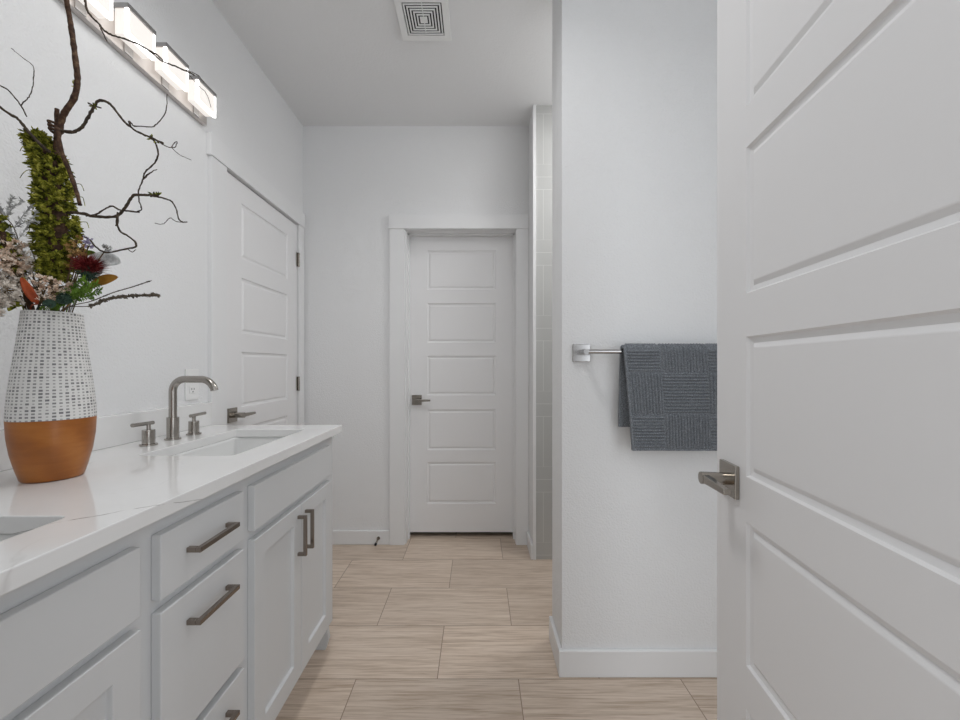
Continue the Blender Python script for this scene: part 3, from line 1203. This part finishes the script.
twig([([(66, 212), (82, 213.5), (92, 216), (105, 217), (117, 216), (124, 209), (130, 200), (134, 195), (142, 195), (150, 195), (158, 195.5)], 0.925, 0.905, 0.0033, 0.0024),
      ([(150, 196), (158, 197), (166, 199), (172, 202), (176, 209), (179, 219), (183, 222), (187, 222)], 0.907, 0.90, 0.0018, 0.0011),
      ([(185, 222), (178, 222), (170, 218), (166, 222), (162, 224), (155, 223)], 0.90, 0.90, 0.0009, 0.0006),
      ([(86, 216), (97, 214), (105, 209), (112, 206), (120, 210), (128, 211), (139, 212)], 0.92, 0.91, 0.0017, 0.0017),
      ([(118, 212), (117, 222), (120, 231), (128, 236), (135, 242), (135, 247), (125, 249), (112, 252), (104, 252), (96, 247), (89, 239), (82, 236)], 0.905, 0.92, 0.0022, 0.0015),
      ([(117, 216), (118, 222), (116, 226)], 0.90, 0.90, 0.0022, 0.0012),
      ([(128, 249), (132, 252), (136, 249.5)], 0.908, 0.908, 0.001, 0.0006)])
twig([([(65, -35), (74, -24), (83, -10), (85.5, 2), (87, 10), (92, 17), (99, 24), (105, 31), (112, 35), (120, 37.5), (131, 41), (142, 46), (152, 53), (162, 61), (175, 66), (186, 71), (194, 75)], 0.92, 0.90, 0.0024, 0.0014),
      ([(100, 26), (103, 33), (107, 41)], 0.91, 0.91, 0.002, 0.0008),
      ([(150, 51), (156, 54), (163, 60.5)], 0.893, 0.893, 0.002, 0.0012),
      ([(186, 70), (194, 73), (200, 77), (204, 83)], 0.90, 0.895, 0.0009, 0.0005),
      ([(190, 76), (198, 85), (206, 93), (211, 107)], 0.90, 0.895, 0.0008, 0.0005)])
twig([([(50, 152), (42, 146), (34, 138), (26, 129), (18, 119), (8, 113), (-3, 105), (-16, 97), (-26, 92)], 0.905, 0.87, 0.0036, 0.0022),
      ([(-22, 94), (-14, 84), (-4, 84), (8, 90), (17, 100), (23, 109), (26.5, 116.5)], 0.872, 0.875, 0.0016, 0.0011),
      ([(20.5, 106), (24, 102), (28, 98), (32, 90), (33.5, 78), (33, 66), (22, 57), (11, 48)], 0.873, 0.87, 0.0011, 0.0006)])

# moss: a clumpy sleeve of tufts round the trunk
bm = new()
axis_px = [(34, 136, 9), (44, 150, 14), (49, 165, 17), (52, 185, 19), (56, 205, 20), (57, 225, 21), (57, 245, 20), (56, 262, 18), (55, 276, 13)]
core = spline([P(x, y) for x, y, _ in axis_px], 8)
rads = []
for i in range(len(axis_px) - 1):
    for k in range(8):
        rads.append(axis_px[i][2] + (axis_px[i + 1][2] - axis_px[i][2]) * k / 8)
rads.append(axis_px[-1][2])
rads = [r * 0.93 / 400 / 1.36 for r in rads]
tube(bm, core, [r * 0.52 for r in rads], 14)
part('mossy_wood', bm, M_BARK, br, BO, smooth=True)
bm = new()


def tuft(bm, p, d, l, w):
    a, b_ = frame_at(d)
    t_ = random.uniform(0, 2 * PI)
    sd = a * math.cos(t_) + b_ * math.sin(t_)
    bend = (b_ * math.cos(t_) - a * math.sin(t_)) * l * random.uniform(-0.5, 0.5)
    v = [bm.verts.new(q) for q in (p - sd * w * 0.5, p + sd * w * 0.5, p + d * l * 0.6 + sd * w * 0.6 + bend * 0.4, p + d * l + bend, p + d * l * 0.6 - sd * w * 0.6 + bend * 0.4)]
    bm.faces.new(v)


def blob(bm, p, r, sub=1):
    res = bmesh.ops.create_icosphere(bm, subdivisions=sub, radius=r)
    for v in res['verts']:
        v.co = v.co * random.uniform(0.75, 1.25) + p


for _ in range(680):
    i = random.randrange(len(core))
    ax, r = core[i], rads[i]
    d = core[min(i + 1, len(core) - 1)] - core[max(i - 1, 0)]
    a, b_ = frame_at(d)
    t_ = random.uniform(0, 2 * PI)
    o = a * math.cos(t_) + b_ * math.sin(t_)
    p = ax + o * r * random.uniform(0.5, 1.0) + d.normalized() * random.uniform(-0.008, 0.008)
    blob(bm, p, random.uniform(0.003, 0.008))
    for _k in range(8):
        dd = (o + Vector((random.uniform(-1, 1), random.uniform(-1, 1), random.uniform(-1.2, 0.8))) * 0.9).normalized()
        tuft(bm, p + dd * 0.003, dd, random.uniform(0.005, 0.012), random.uniform(0.002, 0.004))
for x, y in ((94, 106), (156, 141), (152, 138), (75, 86), (76, 84), (158, 195.5), (153, 195)):
    for _k in range(8):
        dd = Vector((random.uniform(-1, 1), random.uniform(-1, 1), random.uniform(-1, 1))).normalized()
        tuft(bm, P(x, y, 0.905 if x > 80 else 0.929) + dd * 0.002, dd, random.uniform(0.004, 0.009), 0.003)
for x, y, dx, dy in ((28, 170, -8, 8), (80, 184, 4, 7), (82, 197, 3, 9), (30, 250, -4, 6), (86, 222, 3, 6), (25, 145, -5, 6), (26, 236, 4, -8)):
    base = P(x + (8 if x < 50 else -8), y)
    tube(bm, spline([base, P(x, y), P(x + dx * .6, y + dy * .4), P(x + dx, y + dy)], 4), 0.0007, 5)
mo = part('moss', bm, M_MOSS, br, BO)

# --- a second, short mossy stub at the left of the vase mouth
o2 = VC + Vector((-0.03, 0.0, 0.30))
st2 = empty('mossy_stick', o2)
tag(st2, 'short moss-covered stick leaning behind the cream dried flowers', 'branch')
bm = new()
pts = spline([o2, P(26, 290, 0.90), P(11, 256, 0.885), P(0, 228, 0.875), P(-12, 200, 0.87)], 7)
tube(bm, pts, 0.006, 9)
part('trunk', bm, M_BARK, st2, o2, smooth=True)
bm = new()
for _ in range(70):
    p = random.choice(pts[8:])
    dd = Vector((random.uniform(-1, 1), random.uniform(-1, 1), random.uniform(-1, 1))).normalized()
    blob(bm, p + dd * 0.010, random.uniform(0.004, 0.008))
    for _k in range(6):
        d_ = (dd + Vector((random.uniform(-1, 1), random.uniform(-1, 1), random.uniform(-1, 1))) * .8).normalized()
        tuft(bm, p + dd * 0.013, d_, random.uniform(0.005, 0.010), 0.003)
part('moss', bm, M_MOSS, st2, o2)


def petal(bm, p, d, l, w, cup=0.3):
    d = d.normalized()
    a, b_ = frame_at(d)
    t_ = random.uniform(0, 2 * PI)
    sd = a * math.cos(t_) + b_ * math.sin(t_)
    up = d.cross(sd)
    ctr = bm.verts.new(p + d * l * 0.5 - up * l * cup * 0.3)
    rim = [bm.verts.new(p + q) for q in (Vector((0, 0, 0)), d * l * .45 + sd * w * .5 + up * l * cup * .2, d * l + up * l * cup * .3, d * l * .45 - sd * w * .5 + up * l * cup * .2)]
    for k in range(4):
        bm.faces.new((ctr, rim[k], rim[(k + 1) % 4]))


def rnd():
    v = Vector((random.gauss(0, 1), random.gauss(0, 1), random.gauss(0, 1)))
    return v.normalized()


# --- dried flower sprays: stems that fork into many small papery blossoms
def spray(label, heads, m, Y, start, n=26, sz=0.0085, rad=0.016):
    o = VC + Vector(start)
    e = empty('dried_flower_spray', o)
    tag(e, label, 'dried flowers', 'dried flowers in the vase')
    st = new()
    fb = new()
    for (x, y, dy_) in heads:
        c_ = P(x, y, Y + dy_)
        mid = (M(start[0] * 1.35, start[1] * 1.35) * 0.45 + c_ * 0.55) + Vector((0, 0, 0.012)) + rnd() * 0.003
        tube(st, spline([o, M(start[0] * 1.35, start[1] * 1.35), mid, c_], 4), 0.0011, 6)
        for _ in range(n):
            v = rnd()
            q = c_ + v * rad * random.uniform(0.35, 1.0)
            tube(st, [c_, q], 0.0005, 4)
            for _k in range(5):
                petal(fb, q, (v + rnd() * 0.9), sz * random.uniform(0.7, 1.2), sz * 0.7)
    part('stem', st, M_STEM, e, o)
    part('flower_head', fb, m, e, o)
    return e


spray('cream dried flower spray spilling over the vase rim beside the wall', [(4, 262, -.02), (12, 248, 0), (2, 245, 0), (14, 268, 0), (22, 262, 0.01), (-4, 278, 0)], M_CREAM, 0.88, (-0.022, -0.012, 0.28), 34)
spray('pale papery flower spray hanging lowest beside the vase rim', [(6, 290, -.02), (0, 300, -.02), (12, 300, 0), (-6, 312, -.02), (4, 278, 0), (16, 285, .01)], M_WHITEP, 0.87, (-0.024, -0.018, 0.27), 32)
spray('pink-tan dried flower spray in front of the mossy trunk', [(40, 279, -.02), (52, 283, -.02), (44, 292, -.02), (34, 288, 0), (64, 286, -.02), (58, 295, -.02), (48, 300, -.02)], M_CREAM, 0.90, (0.0, -0.022, 0.28), 15, 0.0075, 0.013)
spray('grey-white dried flower spray reaching up left of the mossy trunk', [(28, 258, 0), (34, 266, 0), (25, 272, 0), (30, 246, 0.01), (20, 254, .01)], M_WHITEP, 0.90, (-0.018, 0.004, 0.28), 15, 0.007, 0.013)
spray('tan dried flower spike between mossy trunk and thistle', [(77, 240, 0), (80, 248, 0), (76, 256, 0), (82, 257, 0), (73, 248, 0)], M_TANP, 0.915, (0.016, 0.0, 0.28), 10, 0.007, 0.009)
spray('tiny lavender flower cluster just above the thistle', [(89, 246, 0), (87, 240, 0)], M_LAV, 0.92, (0.02, 0.006, 0.28), 10, 0.006, 0.006)
spray('tiny grey dried blossom beside the lowest bare twig', [(107, 248, 0)], M_SILVER, 0.915, (0.026, 0.006, 0.28), 12, 0.0055, 0.007)

# --- silver feathery sprig
o = VC + Vector((-0.024, 0.004, 0.28))
e = empty('silver_sprig', o)
tag(e, 'lacy silver-grey foliage sprig standing out against the wall', 'foliage')
bm = new()
main = spline([o, P(22, 285, 0.905), P(20, 250, 0.90), P(14, 228, 0.89), P(4, 216, 0.885), (P(-10, 204, 0.88))], 6)
tube(bm, main, [0.0014 - 0.0008 * i / (len(main) - 1) for i in range(len(main))], 6)
part('stem', bm, M_STEM, e, o)
bm = new()
for base, tip in (((18, 240), (36, 212)), ((14, 228), (30, 206)), ((8, 219), (12, 198)), ((14, 228), (36, 221)), ((2, 215), (-8, 196)), ((6, 218), (22, 201)), ((18, 240), (2, 222)), ((10, 222), (-2, 208))):
    a, b_ = P(*base, 0.888), P(*tip, 0.885)
    pts = spline([a, (a + b_) / 2 + rnd() * 0.004, b_], 6)
    tube(bm, pts, 0.0007, 5)
    for q in pts[2:]:
        for _ in range(4):
            d_ = ((b_ - a).normalized() + rnd() * 1.0).normalized()
            petal(bm, q, d_, random.uniform(0.005, 0.011), 0.0026)
part('foliage', bm, M_SILVER, e, o)


# --- single leaves
def leaf(name, label, pts, w, m, n=14, fold=0.35, cat='leaf', group=None):
    o = pts[0].copy()
    e = empty(name, o)
    tag(e, label, cat, group)
    sp = spline(pts, 6)
    k0 = len(sp) * 45 // 100
    bm = new()
    tube(bm, sp[:k0 + 2], 0.0013, 6)
    part('stalk', bm, m, e, o, smooth=True)
    bm = new()
    bl = sp[k0:]
    prev = None
    for i, p in enumerate(bl):
        f = i / (len(bl) - 1)
        ww = w * math.sin(PI * min(1, 0.06 + 0.94 * f)) ** 0.75
        d = (bl[min(i + 1, len(bl) - 1)] - bl[max(i - 1, 0)]).normalized()
        sd = d.cross(Vector((0.55, -0.8, 0.2)).normalized()).normalized()
        up = sd.cross(d)
        cur = [bm.verts.new(p + sd * ww * s * .5 + up * abs(s) * ww * fold * .5) for s in (-1, -.5, 0, .5, 1)]
        if prev:
            for k in range(4):
                bm.faces.new((prev[k], prev[k + 1], cur[k + 1], cur[k]))
        prev = cur
    ob = part('blade', bm, m, e, o, smooth=True)
    md = ob.modifiers.new('thick', 'SOLIDIFY')
    md.thickness = 0.0008
    return e


leaf('dried_leaf', 'narrow rust-red dried leaf at the front of the vase mouth', [VC + Vector((-0.006, -0.024, 0.30)), M(-0.010, -0.036), P(36, 303, 0.868), P(29, 291, 0.86), P(21, 277, 0.86)], 0.016, M_RUST)
leaf('dried_leaf', 'mustard brown dried leaf poking out beneath the thistle', [VC + Vector((0.02, -0.005, 0.30)), M(0.032, -0.008), P(92, 286, 0.905), P(106, 280, 0.90), P(118, 277, 0.90)], 0.022, M_MUSTARD)
leaf('dried_leaf', 'rounded pale grey leaf behind the thistle', [VC + Vector((0.018, 0.008, 0.30)), M(0.026, 0.012), P(90, 275, 0.94), P(104, 262, 0.935), P(121, 263, 0.93)], 0.044, M_PALELEAF)
leaf('green_leaf', 'bright green leaf above the thistle', [VC + Vector((0.014, 0.006, 0.30)), M(0.022, 0.008), P(80, 268, 0.94), P(86, 255, 0.935), P(96, 253, 0.93)], 0.016, M_GREEN)
o = VC + Vector((0.018, -0.018, 0.30))
e = empty('fern_sprig', o)
tag(e, 'bright green feathery fern sprig directly under the thistle', 'foliage')
for tip in ((97, 284), (93, 296), (84, 280), (76, 288), (100, 291), (88, 289)):
    bm = new()
    pts = spline([o, M(0.026, -0.026), (M(0.026, -0.026) * 0.45 + P(*tip, 0.878) * 0.55) + Vector((0, 0, 0.006)), P(*tip, 0.876)], 8)
    tube(bm, pts, 0.0009, 5)
    for i in range(10, len(pts)):
        d = (pts[min(i + 1, len(pts) - 1)] - pts[i - 1]).normalized()
        for sg in (-1, 1):
            for _ in range(2):
                v = (d * 0.7 + d.cross(Vector((0.5, -0.8, 0.2))).normalized() * sg + rnd() * 0.35).normalized()
                petal(bm, pts[i] + d * random.uniform(-0.001, 0.001), v, random.uniform(0.008, 0.014), 0.004)
    part('frond', bm, M_GREEN, e, o)
leaf('green_leaf', 'dark green leaf low at the front of the vase mouth', [VC + Vector((0.002, -0.026, 0.30)), M(0.006, -0.038), P(50, 306, 0.872), P(50, 303, 0.865), P(42, 303, 0.86)], 0.016, M_TEAL)
leaf('green_leaf', 'olive leaf low beside the white flowers on the vase rim', [VC + Vector((-0.024, -0.02, 0.30)), M(-0.034, -0.028), P(20, 305, 0.872), P(14, 305, 0.868), P(8, 311, 0.862)], 0.014, M_MOSS)

# --- thistle
o = VC + Vector((0.02, -0.012, 0.29))
th = empty('thistle', o)
tag(th, 'burgundy spiky thistle bloom on a green stem in the vase', 'flower')
tc_ = P(88, 268, 0.885)
bm = new()
tube(bm, spline([o, M(0.028, -0.018), P(83, 290, 0.89), tc_ - Vector((0.004, 0, 0.012))], 6), 0.0022, 8)
part('stem', bm, M_GREEN, th, o, smooth=True)
bm = new()
axis = Vector((0.25, -0.25, 1)).normalized()
blob(bm, tc_ - axis * 0.012, 0.011, 2)
for _ in range(70):
    d = rnd()
    d = (d - axis * 0.2 * (d.dot(axis) + 1)).normalized()
    tuft(bm, tc_ - axis * 0.012 + d * 0.009, (d + axis * 0.3).normalized(), random.uniform(0.008, 0.016), 0.003)
part('calyx', bm, M_TEAL, th, o)
bm = new()
blob(bm, tc_, 0.011, 2)
for _ in range(420):
    d = rnd()
    if d.dot(axis) < -0.25:
        d = (d + axis * 1.1).normalized()
    a, b_ = frame_at(d)
    l = random.uniform(0.020, 0.033)
    p = tc_ + d * 0.008
    base = [bm.verts.new(p + (a * math.cos(q) + b_ * math.sin(q)) * 0.0010) for q in (0, 2.1, 4.2)]
    tip = bm.verts.new(p + d * l + rnd() * 0.0015)
    for k in range(3):
        bm.faces.new((base[k], base[(k + 1) % 3], tip))
part('bloom', bm, M_BURG, th, o)

# --- dark round bud
o = VC + Vector((0.008, -0.024, 0.30))
e = empty('seed_bud', o)
tag(e, 'dark blue-green spiky bud at the front of the vase mouth', 'flower')
bc = P(64, 299, 0.865)
bm = new()
tube(bm, spline([o, M(0.012, -0.036), bc], 5), 0.0016, 6)
part('stem', bm, M_GREEN, e, o, smooth=True)
bm = new()
blob(bm, bc, 0.011, 2)
for _ in range(150):
    d = rnd()
    tuft(bm, bc + d * 0.009, d, random.uniform(0.003, 0.006), 0.0016)
part('bud', bm, M_TEAL, e, o)

# --- thin green blades under the thistle
o = VC + Vector((0.018, -0.024, 0.30))
e = empty('grass_tuft', o)
tag(e, 'tuft of thin green blades at the vase rim under the thistle', 'foliage')
for k in range(11):
    bm = new()
    x = 66 + k * 2.6 + random.uniform(-1, 1)
    y = random.uniform(282, 300)
    p1, p2 = M(0.012 + k * 0.0025, -0.038 + k * 0.0012), P(x, y, 0.874)
    pts = spline([o, p1, p2], 5)
    tube(bm, pts, [0.0015 * (1 - 0.75 * i / (len(pts) - 1)) for i in range(len(pts))], 5)
    part('blade', bm, M_GREEN, e, o, smooth=True)


# --- two grass spikes arching to the right
def spike(label, pts, r, rough):
    o = pts[0].copy()
    e = empty('grass_spike', o)
    tag(e, label, 'dried grass', 'dried grass spikes in the vase')
    sp = spline(pts, 8)
    bm = new()
    tube(bm, sp, 0.0010, 6)
    part('stem', bm, M_GRASS, e, o, smooth=True)
    bm = new()
    hd = sp[len(sp) // 2 - 4:]
    for i, p in enumerate(hd):
        d = (hd[min(i + 1, len(hd) - 1)] - hd[max(i - 1, 0)]).normalized()
        for _ in range(9):
            v = (rnd() + d * 0.8).normalized()
            p_ = p + d * random.uniform(-0.002, 0.002)
            tuft(bm, p_, v, random.uniform(0.6, 1.2) * r, r * 0.55)
        blob(bm, p, r * 0.5)
    part('seed_head', bm, M_GRASS, e, o)


spike('thin straight dried grass spike, the higher of two arching from the vase', [VC + Vector((0.026, -0.008, 0.30)), M(0.038, -0.012), P(92, 301, 0.895), P(112, 293, 0.89), P(132, 287, 0.885), P(150, 281, 0.88)], 0.0022, 0)
spike('thick fuzzy dried grass spike, the lower of two arching from the vase', [VC + Vector((0.028, -0.014, 0.30)), M(0.040, -0.020), P(90, 306, 0.885), P(108, 299, 0.88), P(132, 296, 0.875), P(157, 295, 0.87)], 0.0062, 1)
